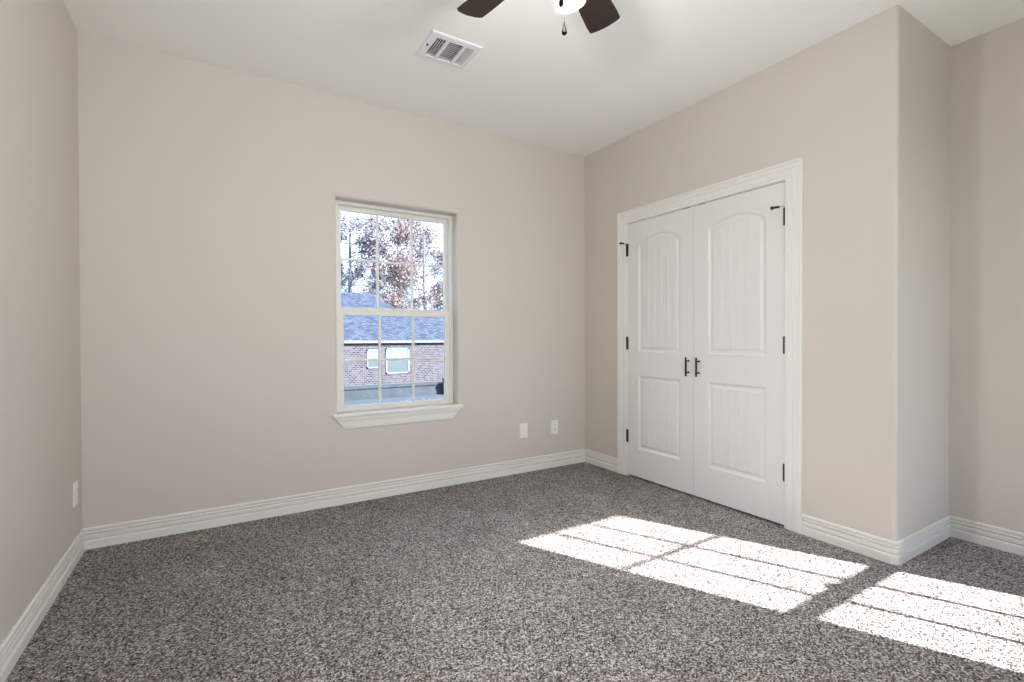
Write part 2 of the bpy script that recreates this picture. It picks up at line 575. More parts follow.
# ------------------------------------------------------------------ closet doors
GAP = 0.003
ymid = (oy0 + oy1) / 2
def door_leaf(name, ya, yb, label):
    """ya<yb; front face at x=0, thickness to +x"""
    m = MB()
    X = 0.001
    zb, zt = 0.014, dh - 0.006
    w = yb - ya
    pm = 0.1135
    p0, p1 = ya + pm, yb - pm
    NI = 5
    lev = [(0, 0), (0.004, 0.0045), (0.010, 0.0085), (0.016, 0.0100), (0.024, 0.0100), (0.036, 0.0045), (0.042, 0.0035), (0.043, 0.0035)]
    din = lev[-1][0]
    # normalised stations across the panel, dense at the grooves
    st = set([0, 1])
    for k in range(41):
        st.add(k / 40)
    grooves = [k / NI for k in range(1, NI)]
    fw = (p1 - p0) - 2 * din
    for g in grooves:
        for dd in (-0.0055, -0.0025, 0, 0.0025, 0.0055):
            st.add(round(g + dd / fw, 6))
    st = sorted(st)
    def gdepth(t):
        d = min(abs(t - g) * fw for g in grooves)
        return 0.0035 if d < 0.0027 else 0.0
    def panel(z0_, zs, crown):
        def top(t, ins):
            if crown <= 0:
                return zs - ins
            # circular arc from spring to crown
            hw = (p1 - p0) / 2
            rad = (hw * hw + crown * crown) / (2 * crown)
            yy = (t - 0.5) * 2 * (hw - ins)
            return zs + crown - rad + math.sqrt(max(0, (rad - ins) ** 2 - yy * yy))
        loops = []
        for li, (ins, dep) in enumerate(lev):
            a, b = p0 + ins, p1 - ins
            g_on = li == len(lev) - 1
            bot = [(X + dep + (gdepth(t) if g_on else 0), a + (b - a) * t, z0_ + ins) for t in st]
            tp = [(X + dep + (gdepth(t) if g_on else 0), a + (b - a) * t, top(t, ins)) for t in reversed(st)]
            loops.append(bot + tp)
        n_ = len(loops[0])
        for i in range(len(loops) - 1):
            vs_ = loops[i] + loops[i + 1]
            m.add(vs_, [(k, (k + 1) % n_, n_ + (k + 1) % n_, n_ + k) for k in range(n_)], False)
        q = loops[-1]
        h_ = len(st)
        for k in range(h_ - 1):
            m.add([q[k], q[k + 1], q[n_ - 2 - k], q[n_ - 1 - k]], [(0, 1, 2, 3)])
        return [(p0 + (p1 - p0) * t, top(t, 0)) for t in st]
    lo = panel(0.235, 0.815, 0)
    up = panel(1.005, 1.842, 0.066)
    # stiles and rails
    m.quad((X, ya, zb), (X, p0, zb), (X, p0, zt), (X, ya, zt))
    m.quad((X, p1, zb), (X, yb, zb), (X, yb, zt), (X, p1, zt))
    m.quad((X, p0, zb), (X, p1, zb), (X, p1, 0.235), (X, p0, 0.235))
    m.quad((X, p0, 0.815), (X, p1, 0.815), (X, p1, 1.005), (X, p0, 1.005))
    for (a, za), (b, zb_) in zip(up[:-1], up[1:]):
        m.quad((X, a, za), (X, b, zb_), (X, b, zt), (X, a, zt))
    # edges and back
    T = 0.036
    m.quad((X, ya, zb), (X, ya, zt), (T, ya, zt), (T, ya, zb))
    m.quad((X, yb, zb), (X, yb, zt), (T, yb, zt), (T, yb, zb))
    m.quad((X, ya, zt), (X, yb, zt), (T, yb, zt), (T, ya, zt))
    m.quad((X, ya, zb), (X, yb, zb), (T, yb, zb), (T, ya, zb))
    m.quad((T, ya, zb), (T, yb, zb), (T, yb, zt), (T, ya, zt))
    o = m.build(name, MD, origin=(0, (ya + yb) / 2, 0), recalc=False)
    return struct(o, label, 'door')

def hinge(par, y, zc, sgn):
    """knuckle of a butt hinge standing proud of the door edge"""
    m = MB()
    n_ = 5
    hh = 0.098
    for k in range(n_):
        za = zc - hh / 2 + k * hh / n_ + 0.0006
        m.tube([(-0.007, y, za), (-0.007, y, za + hh / n_ - 0.0012)], 0.0068, 14)
    m.box(-0.003, 0.000, y, y + sgn * 0.012, zc - hh / 2, zc + hh / 2)
    m.lathe([(0.0, 0.007), (0.0045, 0.005), (0.0055, 0.001), (0.004, 0.0)], (-0.007, y, zc + hh / 2), 12)
    m.lathe([(0.0, -0.006), (0.0045, -0.004), (0.0055, -0.001), (0.004, 0.0)], (-0.007, y, zc - hh / 2), 12)
    return part(m, 'hinge', MBZ, par, 'dark bronze butt hinge')

def stop(par, y, z, d):
    m = MB()
    base_ = Vector((-0.007, y, z))
    d = Vector(d)
    m.lathe([(0.003, -0.002), (0.009, -0.002), (0.009, 0.002), (0.003, 0.002)], base_, 14)
    m.tube([base_, base_ + d * 0.42], 0.0032, 8)
    o = part(m, 'hinge_pin_stop', MCHR, par, 'small bright metal arm on the top hinge')
    b = MB()
    b.tube([base_ + d * 0.40, base_ + d * 0.82, base_ + d * 0.83, base_ + d], [0.0065, 0.0065, 0.0100, 0.0100], 12)
    part(b, 'bumper', MBLK, o, 'black rubber bumper')

def pull(par, y):
    m = MB()
    zc = 0.912
    m.tube([(-0.030, y, zc - 0.066), (-0.030, y, zc + 0.066)], 0.0062, 14)
    for dz in (-0.040, 0.040):
        m.tube([(0.001, y, zc + dz), (-0.002, y, zc + dz), (-0.0025, y, zc + dz), (-0.030, y, zc + dz)], [0.0075, 0.0075, 0.004, 0.004], 12)
    return part(m, 'pull_handle', MBZ, par, 'dark bronze bar pull')

dL = door_leaf('door_1', ymid + GAP / 2, oy1 - 0.006, 'left leaf of the white double closet door, beside the room corner')
dR = door_leaf('door_2', oy0 + 0.006, ymid - GAP / 2, 'right leaf of the white double closet door')
for zc in (1.822, 1.072, 0.324):
    hinge(dL, oy1 - 0.001, zc, -1)
    hinge(dR, oy0 + 0.001, zc, 1)
stop(dL, oy1 - 0.001, 1.877, (-0.062, 0.012, -0.004))
stop(dR, oy0 + 0.001, 1.884, (-0.060, 0.048, -0.012))
pull(dL, ymid + 0.043)
pull(dR, ymid - 0.043)

# ------------------------------------------------------------------ windows
def frame_ring(m, x0, x1, z0, z1, wl_, wr_, wb_, wt_, y0, y1, r=0.002):
    m.bbox(x0, x0 + wl_, y0, y1, z0, z1, r)
    m.bbox(x1 - wr_, x1, y0, y1, z0, z1, r)
    m.bbox(x0 + wl_ - .001, x1 - wr_ + .001, y0, y1, z0, z0 + wb_, r)
    m.bbox(x0 + wl_ - .001, x1 - wr_ + .001, y0, y1, z1 - wt_, z1, r)

def window(name, op, yf, sgn, label, rail_z, cols, rows, mgl, check=0.046):
    """single-hung window; yf = inside plane of the frame, outside towards sgn*y"""
    x0, x1, z0, z1 = op
    Y = lambda a: yf + sgn * a
    root = empty(name, ((x0 + x1) / 2, yf, z0))
    struct(root, label, 'window')
    m = MB()
    frame_ring(m, x0, x1, z0, z1, 0.028, 0.028, 0.018, 0.024, min(Y(0), Y(0.075)), max(Y(0), Y(0.075)))
    part(m, 'window_frame', MV, root)
    fi0, fi1 = x0 + 0.026, x1 - 0.026
    def sash(za, zb_, ya, st, bot, top, lab):
        q = MB()
        frame_ring(q, fi0, fi1, za, zb_, st, st, bot, top, min(Y(ya), Y(ya + 0.026)), max(Y(ya), Y(ya + 0.026)))
        s_ = part(q, 'sash', MV, root, lab)
        gx0, gx1, gz0, gz1 = fi0 + st, fi1 - st, za + bot, zb_ - top
        gy = Y(ya + 0.013)
        g = MB()
        g.quad((gx0 - .004, gy, gz0 - .004), (gx1 + .004, gy, gz0 - .004), (gx1 + .004, gy, gz1 + .004), (gx0 - .004, gy, gz1 + .004))
        part(g, 'glass_pane', mgl, s_)
        for c in range(1, cols):
            cx_ = gx0 + (gx1 - gx0) * c / cols
            part(MB().bbox(cx_ - 0.009, cx_ + 0.009, min(Y(ya + .005), Y(ya + .021)), max(Y(ya + .005), Y(ya + .021)), gz0 - .002, gz1 + .002, 0.003), 'muntin', MV, s_)
        for r_ in range(1, rows):
            cz_ = gz0 + (gz1 - gz0) * r_ / rows
            part(MB().bbox(gx0 - .002, gx1 + .002, min(Y(ya + .006), Y(ya + .020)), max(Y(ya + .006), Y(ya + .020)), cz_ - 0.008, cz_ + 0.008, 0.003), 'muntin', MV, s_)
        return s_
    sash(rail_z - 0.012, z1 - 0.022, 0.040, 0.028, 0.036, 0.034, 'upper sash of six panes')
    lo = sash(z0 + 0.016, rail_z + 0.014, 0.008, 0.038, 0.020, check, 'lower sash of six panes')
    xm = (x0 + x1) / 2
    lk = MB().bbox(xm - 0.03, xm + 0.03, min(Y(-.004), Y(.02)), max(Y(-.004), Y(.02)), rail_z + 0.013, rail_z + 0.022, 0.002)
    part(lk, 'sash_lock', MV, lo)
    return root

window('window_1', BW, 0.085, 1, 'single-hung vinyl window of twelve panes looking onto a brick house', 1.312, 3, 2, MGLT)
window('window_2', FW, YF - 0.085, -1, 'tall vinyl window behind the camera', 1.036, 3, 2, MGL, 0.057)

window('added_window', PW, YF - 0.085, -1, 'wide vinyl window added behind the camera for fill light', 1.36, 4, 2, MGL)  # unseen window, added so the fill light has an opening
li = MB().bbox(-0.45, A + TH, YF - TH - 0.10, YF - TH, 2.017, 2.40, 0.004)  # added outside block, cuts the far end of the sun patch
struct(li.build('added_sun_block', MFASC), 'unseen block added over the tall window to trim the sun', 'sun blocker')
pr = MB().box(-3.9, -0.16, YF - 2.9, YF - TH, 2.42, 2.56)  # added unseen slab, stops direct sun entering the wide window
struct(pr.build('added_sun_slab', MFASC), 'unseen flat slab added to keep sun off the wide window', 'porch roof')
# stool and apron of the back window
t2 = MB()
x0, x1, z0, z1 = BW
t2.bbox(x0 - 0.036, x1 + 0.036, -0.030, 0.0, z0 - 0.024, z0, 0.006)
t2.box(x0 - 0.0, x1 + 0.0, -0.002, 0.090, z0 - 0.02, z0 - 0.0005)
stool = struct(t2.build('trim_2', MT), 'white window stool with moulded apron', 'window sill')
ap = MB()
APF = [(0, 0), (0.006, 0.0), (0.010, 0.006), (0.012, 0.028), (0.0125, 0.052), (0.016, 0.055), (0.016, 0.062), (0.020, 0.066), (0.020, 0.084), (0, 0.084)]
za = z0 - 0.024 - 0.084
def apr(x, sl, k):
    # end returns angled inwards towards the bottom
    return [(x + sl * (0.084 - b) * k, -a, za + b) for a, b in APF]
La, Lb = apr(x0 - 0.022, 1, 0.85), apr(x1 + 0.022, -1, 0.85)
nA = len(APF)
ap.add(La + Lb, [(k, (k + 1) % nA, nA + (k + 1) % nA, nA + k) for k in range(nA)] + [tuple(range(nA)), tuple(reversed(range(nA, 2 * nA)))])
part(ap, 'apron', MT, stool)
t3 = MB()
x0, x1, z0, z1 = FW
t3.bbox(x0 - 0.03, x1, YF, YF + 0.03, z0 - 0.024, z0, 0.006)
t3.box(x0, x1, YF - 0.09, YF + 0.002, z0 - 0.02, z0 - 0.0005)
struct(t3.build('trim_3', MT), 'white stool of the tall window behind the camera', 'window sill')

# ------------------------------------------------------------------ wall plates
def plate_mesh(m, w, h, t, W):
    """W maps local (u, v, out) to the world"""
    prof = [(0, 0), (0, t * 0.45), (0.004, t), (w / 2, t)]
    def loop(ins, o_):
        return [W(-w / 2 + ins, -h / 2 + ins, o_), W(w / 2 - ins, -h / 2 + ins, o_), W(w / 2 - ins, h / 2 - ins, o_), W(-w / 2 + ins, h / 2 - ins, o_)]
    L = [loop(a, b) for a, b in ((0, 0), (0, t * 0.5), (0.0022, t * 0.9), (0.005, t))]
    for i in range(3):
        m.add(L[i] + L[i + 1], [(k, (k + 1) % 4, 4 + (k + 1) % 4, 4 + k) for k in range(4)])
    m.add(L[3], [(0, 1, 2, 3)])

def disc(m, W, cu, cv, r_, o0, o1, n=20, flat=None):
    pts_ = []
    for k in range(n):
        t = 2 * math.pi * k / n
        u_, v_ = r_ * math.cos(t), r_ * math.sin(t)
        if flat:
            v_ = max(-flat, min(flat, v_))
        pts_.append((cu + u_, cv + v_))
    m.add([W(a, b, o0) for a, b in pts_] + [W(a, b, o1) for a, b in pts_],
          [(k, (k + 1) % n, n + (k + 1) % n, n + k) for k in range(n)] + [tuple(range(n, 2 * n))])

def rectp(m, W, cu, cv, w, h, o0, o1):
    q = [(cu - w / 2, cv - h / 2), (cu + w / 2, cv - h / 2), (cu + w / 2, cv + h / 2), (cu - w / 2, cv + h / 2)]
    m.add([W(a, b, o0) for a, b in q] + [W(a, b, o1) for a, b in q], [(0, 1, 5, 4), (1, 2, 6, 5), (2, 3, 7, 6), (3, 0, 4, 7), (4, 5, 6, 7)])

def duplex(c, W, label, cat='wall outlet'):
    root = empty('wall_outlet', c)
    tag(root, label, cat, None)
    m = MB()
    plate_mesh(m, 0.074, 0.118, 0.006, W)
    part(m, 'cover_plate', MPL, root)
    for s in (-1, 1):
        f = MB()
        disc(f, W, 0, s * 0.0195, 0.017, 0.005, 0.0085, 24, 0.0135)
        sock = part(f, 'socket', MPL, root)
        sl = MB()
        rectp(sl, W, -0.0065, s * 0.0195 + 0.003, 0.0026, 0.009, 0.0084, 0.0088)
        rectp(sl, W, 0.0065, s * 0.0195 + 0.003, 0.0026, 0.0075, 0.0084, 0.0088)
        disc(sl, W, 0, s * 0.0195 - 0.0075, 0.003, 0.0084, 0.0088, 12)
        part(sl, 'plug_slot', MSLOT, sock, 'dark plug slots')
    sc_ = MB()
    disc(sc_, W, 0, 0, 0.003, 0.005, 0.0072, 12)
    part(sc_, 'screw', MPL, root)
    return root

c1 = Vector((-0.345, 0, 0.345))
duplex(c1, lambda u, v, o_: (c1.x + u, -o_, c1.z + v), 'white duplex outlet low on the back wall, nearest the room corner')
c2 = Vector((XL, -0.148, 0.338))
duplex(c2, lambda u, v, o_: (XL + o_, c2.y + u, c2.z + v), 'white duplex outlet low on the left wall')
c3 = Vector((-0.662, 0, 0.347))
Wc = lambda u, v, o_: (c3.x + u, -o_, c3.z + v)
rt = empty('wall_plate', c3)
tag(rt, 'white cable plate with one centre jack, left of the corner outlet on the back wall', 'wall plate')
m = MB()
plate_mesh(m, 0.074, 0.122, 0.006, Wc)
part(m, 'cover_plate', MPL, rt)
m = MB()
disc(m, Wc, 0, 0.002, 0.0065, 0.005, 0.009, 6)
disc(m, Wc, 0, 0.002, 0.0045, 0.009, 0.014, 16)
part(m, 'jack', MCHR, rt, 'small metal cable jack')
m = MB()
disc(m, Wc, 0, 0.042, 0.003, 0.005, 0.0072, 12)
part(m, 'screw', MPL, rt)
m = MB()
disc(m, Wc, 0, -0.042, 0.003, 0.005, 0.0072, 12)
part(m, 'screw', MPL, rt)

# ------------------------------------------------------------------ ceiling vent
vc = Vector(((VX0 + VX1) / 2, (VY0 + VY1) / 2, H))
vent = empty('ceiling_vent', vc)
tag(vent, 'white three-section air register in the ceiling', 'vent')
VF = (-1.862, -1.562, -0.988, -0.727)
m = MB()
def vloop(x0_, x1_, y0_, y1_, z):
    return [(x0_, y0_, z), (x1_, y0_, z), (x1_, y1_, z), (x0_, y1_, z)]
Ls = [vloop(*VF, H), vloop(*VF, H - 0.003), vloop(VF[0] + .006, VF[1] - .006, VF[2] + .006, VF[3] - .006, H - 0.008), vloop(VX0 + .012, VX1 - .010, VY0 + .006, VY1 - .006, H - 0.010), vloop(VX0 + .012, VX1 - .010, VY0 + .006, VY1 - .006, H + 0.012)]
for i in range(4):
    m.add(list(Ls[i]) + list(Ls[i + 1]), [(k, (k + 1) % 4, 4 + (k + 1) % 4, 4 + k) for k in range(4)])
# divider bars between the three sections
m.box(-1.760, -1.744, VY0 + .006, VY1 - .006, H - 0.010, H + 0.004)
m.box(-1.660, -1.644, VY0 + .006, VY1 - .006, H - 0.010, H + 0.004)
part(m, 'register_frame', MVENT, vent)
duct = MB()
duct.box(VX0 - .01, VX1 + .01, VY0 - .01, VY1 + .01, H + 0.15, H + 0.16)
for a in ((VX0 - .01, VX0, VY0 - .01, VY1 + .01), (VX1, VX1 + .01, VY0 - .01, VY1 + .01), (VX0, VX1, VY0 - .01, VY0), (VX0, VX1, VY1, VY1 + .01)):
    duct.box(*a, H + 0.001, H + 0.15)
part(duct, 'duct', MDARK, vent)
dm = MB()
dm.box(-1.744, -1.660, VY0 + .004, VY1 - .004, H + 0.020, H + 0.022)
part(dm, 'damper', MDAMP, vent, 'dull metal damper plate behind the middle slats')
def slat(cx_, cy_, lx, ly, tilt, axis):
    q = MB()
    rot = Matrix.Rotation(R(tilt), 4, axis)
    mt = Matrix.Translation(Vector((cx_, cy_, H - 0.002))) @ rot
    q.box(-lx / 2, lx / 2, -ly / 2, ly / 2, -0.0005, 0.0005, mt)
    part(q, 'slat', MVENT, vent)
ly = VY1 - VY0 - 0.014
cy_ = (VY0 + VY1) / 2
for k in range(5):
    slat(-1.8145 + 0.0133 * k, cy_, 0.0065, ly, -22, 'Y')
for k in range(5):
    slat(-1.6385 + 0.0107 * k, cy_, 0.0060, ly, 30, 'Y')
for k in range(11):
    slat(-1.702, VY0 + 0.016 + 0.0166 * k, 0.084, 0.0135, 42, 'X')
lv = MB().bbox(-1.846, -1.838, -0.872, -0.862, H - 0.016, H - 0.007, 0.001)
part(lv, 'damper_lever', MBLK, vent, 'small dark damper lever')

# ------------------------------------------------------------------ ceiling fan
FC = Vector((-1.790, -2.000, H))
fan = empty('ceiling_fan', FC)
tag(fan, 'ceiling fan with dark wood blades and a lit glass shade', 'ceiling fan')
cx_, cyf = FC.x, FC.y
c0 = (cx_, cyf, 0)
m = MB().lathe([(0.001, H), (0.068, H), (0.072, H - 0.012), (0.066, H - 0.035), (0.045, H - 0.052), (0.030, H - 0.058)], c0)
part(m, 'canopy', MBZ, fan)
m = MB().lathe([(0.028, H - 0.055), (0.060, H - 0.062), (0.112, H - 0.082), (0.122, H - 0.105), (0.122, H - 0.150), (0.112, H - 0.170), (0.085, H - 0.188), (0.075, H - 0.195), (0.001, H - 0.195)], c0, 40)
part(m, 'motor_housing', MBZ, fan)
ZB = 2.516
m = MB().lathe([(0.001, ZB + 0.016), (0.075, ZB + 0.014), (0.080, ZB), (0.062, ZB - 0.030), (0.056, ZB - 0.075), (0.048, ZB - 0.100), (0.030, ZB - 0.112), (0.001, ZB - 0.115)], c0)
part(m, 'switch_housing', MBZ, fan)
def blade(ang):
    L0, L1 = 0.155, 0.512
    n_ = 22
    th = 0.006
    top = []
    outline = []
    def half(t):
        return 0.052 + 0.019 * min(1, t / 0.85)
    ups, dns = [], []
    for k in range(n_ + 1):
        t = k / n_
        x_ = L0 + (L1 - L0) * t
        hwid = half(t)
        if t < 0.08:
            hwid *= 0.72 + 0.28 * math.sin(t / 0.08 * math.pi / 2)
        ups.append((x_, hwid))
        dns.append((x_, -hwid))
    # gently curved tip with small corner radii
    hw_ = half(1)
    tip = []
    for k in range(1, 16):
        s = 1 - 2 * k / 16
        y_ = hw_ * s
        bulge = 0.012 * (1 - s * s)
        corner = 0.008 * (1 - min(1, (1 - abs(s)) / 0.12)) ** 2
        tip.append((L1 + bulge - corner + 0.004, y_))
    outline = ups + tip + list(reversed(dns))
    rot = Matrix.Translation(Vector((cx_, cyf, ZB + 0.004))) @ Matrix.Rotation(R(ang), 4, 'Z') @ Matrix.Rotation(R(-12), 4, 'X')
    k_ = len(outline)
    q = MB()
    vt = [rot @ Vector((a, b, th / 2)) for a, b in outline] + [rot @ Vector((a, b, -th / 2)) for a, b in outline]
    q.add(vt, [tuple(range(k_)), tuple(reversed(range(k_, 2 * k_)))] + [(k, k_ + k, k_ + (k + 1) % k_, (k + 1) % k_) for k in range(k_)])
    b_ = part(q, 'blade', MWOOD, fan)
    ir = MB()
    def P3(a, b, c_):
        return rot @ Vector((a, b, c_))
    rot2 = Matrix.Translation(Vector((cx_, cyf, ZB + 0.004))) @ Matrix.Rotation(R(ang), 4, 'Z')
    ir.tube([rot2 @ Vector((0.070, 0, 0.012)), rot2 @ Vector((0.110, 0, 0.004)), P3(0.150, 0, -0.006), P3(0.19, 0, -0.0075)], [0.014, 0.010, 0.010, 0.012], 10)
    out_ = [(0.160, -0.020), (0.185, -0.042), (0.225, -0.036), (0.215, -0.014), (0.250, 0.0), (0.215, 0.014), (0.225, 0.036), (0.185, 0.042), (0.160, 0.020)]
    kk = len(out_)
    ir.add([P3(a, b, -0.003) for a, b in out_] + [P3(a, b, -0.0065) for a, b in out_], [tuple(range(kk)), tuple(reversed(range(kk, 2 * kk)))] + [(k, (k + 1) % kk, kk + (k + 1) % kk, kk + k) for k in range(kk)])
    part(ir, 'blade_iron', MBZ, b_)
for a in (30.3, 102.3, 174.3, 246.3, 318.3):
    blade(a)
# single glass shade, tilted slightly
MSHD = mat('lit_frosted_glass', (0.95, 0.90, 0.78), 0.4, emit=(1.0, 0.88, 0.62), estr=0.12)
_n = MSHD.node_tree
_t = _n.nodes.new('ShaderNodeBsdfTransparent')
_t.inputs['Color'].default_value = (1.0, 0.985, 0.96, 1)
_mx = _n.nodes.new('ShaderNodeMixShader')
_mx.inputs[0].default_value = 0.55
_n.links.new(_t.outputs[0], _mx.inputs[1])
_n.links.new(_n.nodes['Principled BSDF'].outputs[0], _mx.inputs[2])
_n.links.new(_mx.outputs[0], _n.nodes['Material Output'].inputs[0])
MBULB = mat('lit_bulb', (1, 1, 1), 0.4, emit=(1.0, 0.95, 0.82), estr=8)
tl = Matrix.Rotation(R(14), 4, Vector((0.85 * 0.3, 0.95, 0)).normalized())
shade_top = Vector((-1.778, -2.006, 2.432))
prof = [(0.022, 0.0), (0.026, -0.010), (0.040, -0.028), (0.048, -0.055), (0.051, -0.090), (0.054, -0.112), (0.058, -0.118), (0.056, -0.121), (0.0525, -0.117), (0.048, -0.090), (0.045, -0.055), (0.037, -0.030), (0.024, -0.014)]
tm = Matrix.Rotation(R(-12), 3, 'Y') 
m = MB().lathe(prof, shade_top, 40, tm)
part(m, 'lamp_shade', MSHD, fan, 'glowing frosted glass shade')
m = MB().lathe([(0.001, 0.006), (0.024, 0.006), (0.026, -0.006), (0.020, -0.018), (0.001, -0.018)], shade_top, 24, tm)
part(m, 'lamp_holder', MBZ, fan)
bc = shade_top + tm @ Vector((0, 0, -0.070))
m = MB().lathe([(0.001, 0.052), (0.012, 0.050), (0.014, 0.030), (0.026, 0.010), (0.030, -0.008), (0.025, -0.024), (0.013, -0.034), (0.001, -0.037)], bc, 24, tm)
part(m, 'light_bulb', MBULB, fan, 'lit bulb')
def chain(x_, y_, ztop, zend):
    q = MB()
    zz = ztop
    hx, hy = cx_ + (x_ - cx_) * 0.5, cyf + (y_ - cyf) * 0.5
    q.tube([(hx, hy, ztop + 0.004), (x_, y_, ztop + 0.002)], 0.0028, 8)
    q.tube([(x_, y_, ztop), (x_, y_, zend + 0.045)], 0.0009, 6)
    while zz > zend + 0.047:
        q.lathe([(0.0001, 0.0016), (0.0016, 0), (0.0001, -0.0016)], (x_, y_, zz), 6)
        zz -= 0.0052
    ch = part(q, 'pull_chain', MBZ, fan)
    w_ = MB().lathe([(0.0005, 0.050), (0.0022, 0.046), (0.0035, 0.036), (0.0075, 0.022), (0.0105, 0.010), (0.0098, 0.003), (0.0055, -0.002), (0.0005, -0.003)], (x_, y_, zend), 20)
    part(w_, 'chain_weight', MWT, ch, 'dark teardrop weight')
chain(-1.838, -2.064, 2.46, 2.244)
chain(-1.717, -1.925, 2.46, 2.262)

bl = bpy.data.lights.new('bulb_light', 'POINT')
bl.energy = 240
bl.color = (0.96, 0.975, 1.0)
bl.shadow_soft_size = 0.034
blo = bpy.data.objects.new('bulb_light', bl)
COL.objects.link(blo)
blo.location = bc

# ------------------------------------------------------------------ outside: ground, retaining wall, brick house
GZ = -1.90
g = MB()
g.quad((-60, -60, GZ - 0.02), (90, -60, GZ - 0.02), (90, 120, GZ - 0.02), (-60, 120, GZ - 0.02))
struct(g.build('ground', MGRASS), 'pale winter lawn around the houses', 'ground')
dv = MB().box(-14, 22, 8.0, 20.6, GZ - 0.05, GZ + 0.01)
struct(dv.build('driveway', MCONC), 'pale concrete drive between the window and the brick house', 'driveway')
rw = MB()
rw.bbox(-12, 9.2, 20.6, 21.25, GZ, -1.38, 0.02)
rw.bbox(-12.05, 9.25, 20.54, 21.25, -1.39, -1.31, 0.015)
rwo = rw.build('retaining_wall', MRET)
struct(rwo, 'low weathered grey retaining wall below the brick house', 'wall')
sp = MB().box(-14, 22, 21.25, 21.95, GZ, -1.34)
struct(sp.build('terrace', MCONC))

hs = empty('house', (3.0, 24, GZ))
tag(hs, 'single-storey brick house with blue-grey shingle roof seen through the window', 'house')
HY = 21.95
wa = MB()
wa.box(-12, 16, HY, HY + 8.0, -1.35, 0.86)
part(wa, 'wall', MBRICK, hs)
fa = MB()
fa.box(-12.4, 16.4, HY - 0.20, HY - 0.15, 0.84, 0.99)
fa.box(-12.4, 16.4, HY - 0.17, HY + 0.02, 0.84, 0.87)
part(fa, 'fascia', MFASC, hs, 'pale fascia board and soffit')
ro = MB()
EY = HY - 0.22
z_e = 0.96
# high hipped roof on the left
rid = (28.3, 3.98)
ro.add([(-12.6, EY, z_e), (8.6, EY, z_e), (5.75, rid[0], rid[1]), (-12.6, rid[0], rid[1])], [(0, 1, 2, 3)])
ro.add([(8.6, EY, z_e), (8.6, 34.8, z_e), (5.75, rid[0], rid[1])], [(0, 1, 2)])
ro.add([(-12.6, 35.0, z_e), (8.6, 35.0, z_e), (5.75, rid[0], rid[1]), (-12.6, rid[0], rid[1])], [(0, 1, 2, 3)])
# lower wing roof continuing to the right
rid2 = (25.9, 2.86)
ro.add([(2.0, EY + 0.01, z_e), (16.6, EY + 0.01, z_e), (16.6, rid2[0], rid2[1]), (2.0, rid2[0], rid2[1])], [(0, 1, 2, 3)])
ro.add([(2.0, 30.5, z_e), (16.6, 30.5, z_e), (16.6, rid2[0], rid2[1]), (2.0, rid2[0], rid2[1])], [(0, 1, 2, 3)])
part(ro, 'roof', MSHING, hs)

def hwin(xa, xb, za_, zb_, zm, lab):
    f = MB()
    fw_ = 0.07
    y0_, y1_ = HY - 0.05, HY + 0.02
    f.box(xa, xa + fw_, y0_, y1_, za_, zb_).box(xb - fw_, xb, y0_, y1_, za_, zb_)
    f.box(xa, xb, y0_, y1_, za_, za_ + fw_).box(xa, xb, y0_, y1_, zb_ - fw_, zb_)
    f.box(xa, xb, y0_, y1_, zm - 0.03, zm + 0.03)
    w_ = part(f, 'window', MFASC, hs, lab)
    part(MB().box(xa + fw_, xb - fw_, HY - 0.02, HY - 0.01, zm + 0.03, zb_ - fw_), 'blind', MSHADE, w_, 'pale drawn blind')
    part(MB().box(xa + fw_, xb - fw_, HY - 0.015, HY - 0.005, za_ + fw_, zm - 0.03), 'screen', MSCREEN, w_, 'grey-green insect screen')
hwin(4.83, 6.12, -0.80, 0.55, 0.0, 'wide pale window of the brick house')
hwin(3.83, 4.55, -0.48, 0.50, 0.0, 'narrow pale window of the brick house')

# bin beside the retaining wall
bn = empty('trash_bin', (7.72, 20.35, GZ + 0.01))
tag(bn, 'blue-grey wheeled trash bin at the right end of the grey retaining wall', 'trash bin')
m = MB()
def taper(m, x0_, x1_, y0_, y1_, z0_, z1_, k):
    q = [(x0_ + k, y0_ + k, z0_), (x1_ - k, y0_ + k, z0_), (x1_ - k, y1_ - k, z0_), (x0_ + k, y1_ - k, z0_), (x0_, y0_, z1_), (x1_, y0_, z1_), (x1_, y1_, z1_), (x0_, y1_, z1_)]
    m.add(q, [(0, 3, 2, 1), (4, 5, 6, 7), (0, 1, 5, 4), (1, 2, 6, 5), (2, 3, 7, 6), (3, 0, 4, 7)])
taper(m, 7.42, 7.98, 19.95, 20.50, GZ + 0.03, -1.10, 0.06)
part(m, 'body', MBIN, bn)
m = MB().bbox(7.39, 8.01, 19.90, 20.54, -1.10, -1.03, 0.02)
part(m, 'lid', MBIN, bn)
for xx in (7.47, 7.90):
    m = MB().tube([(xx, 20.49, GZ + 0.12), (xx + 0.05, 20.49, GZ + 0.12)], 0.11, 20)
    part(m, 'wheel', MBLK, bn)

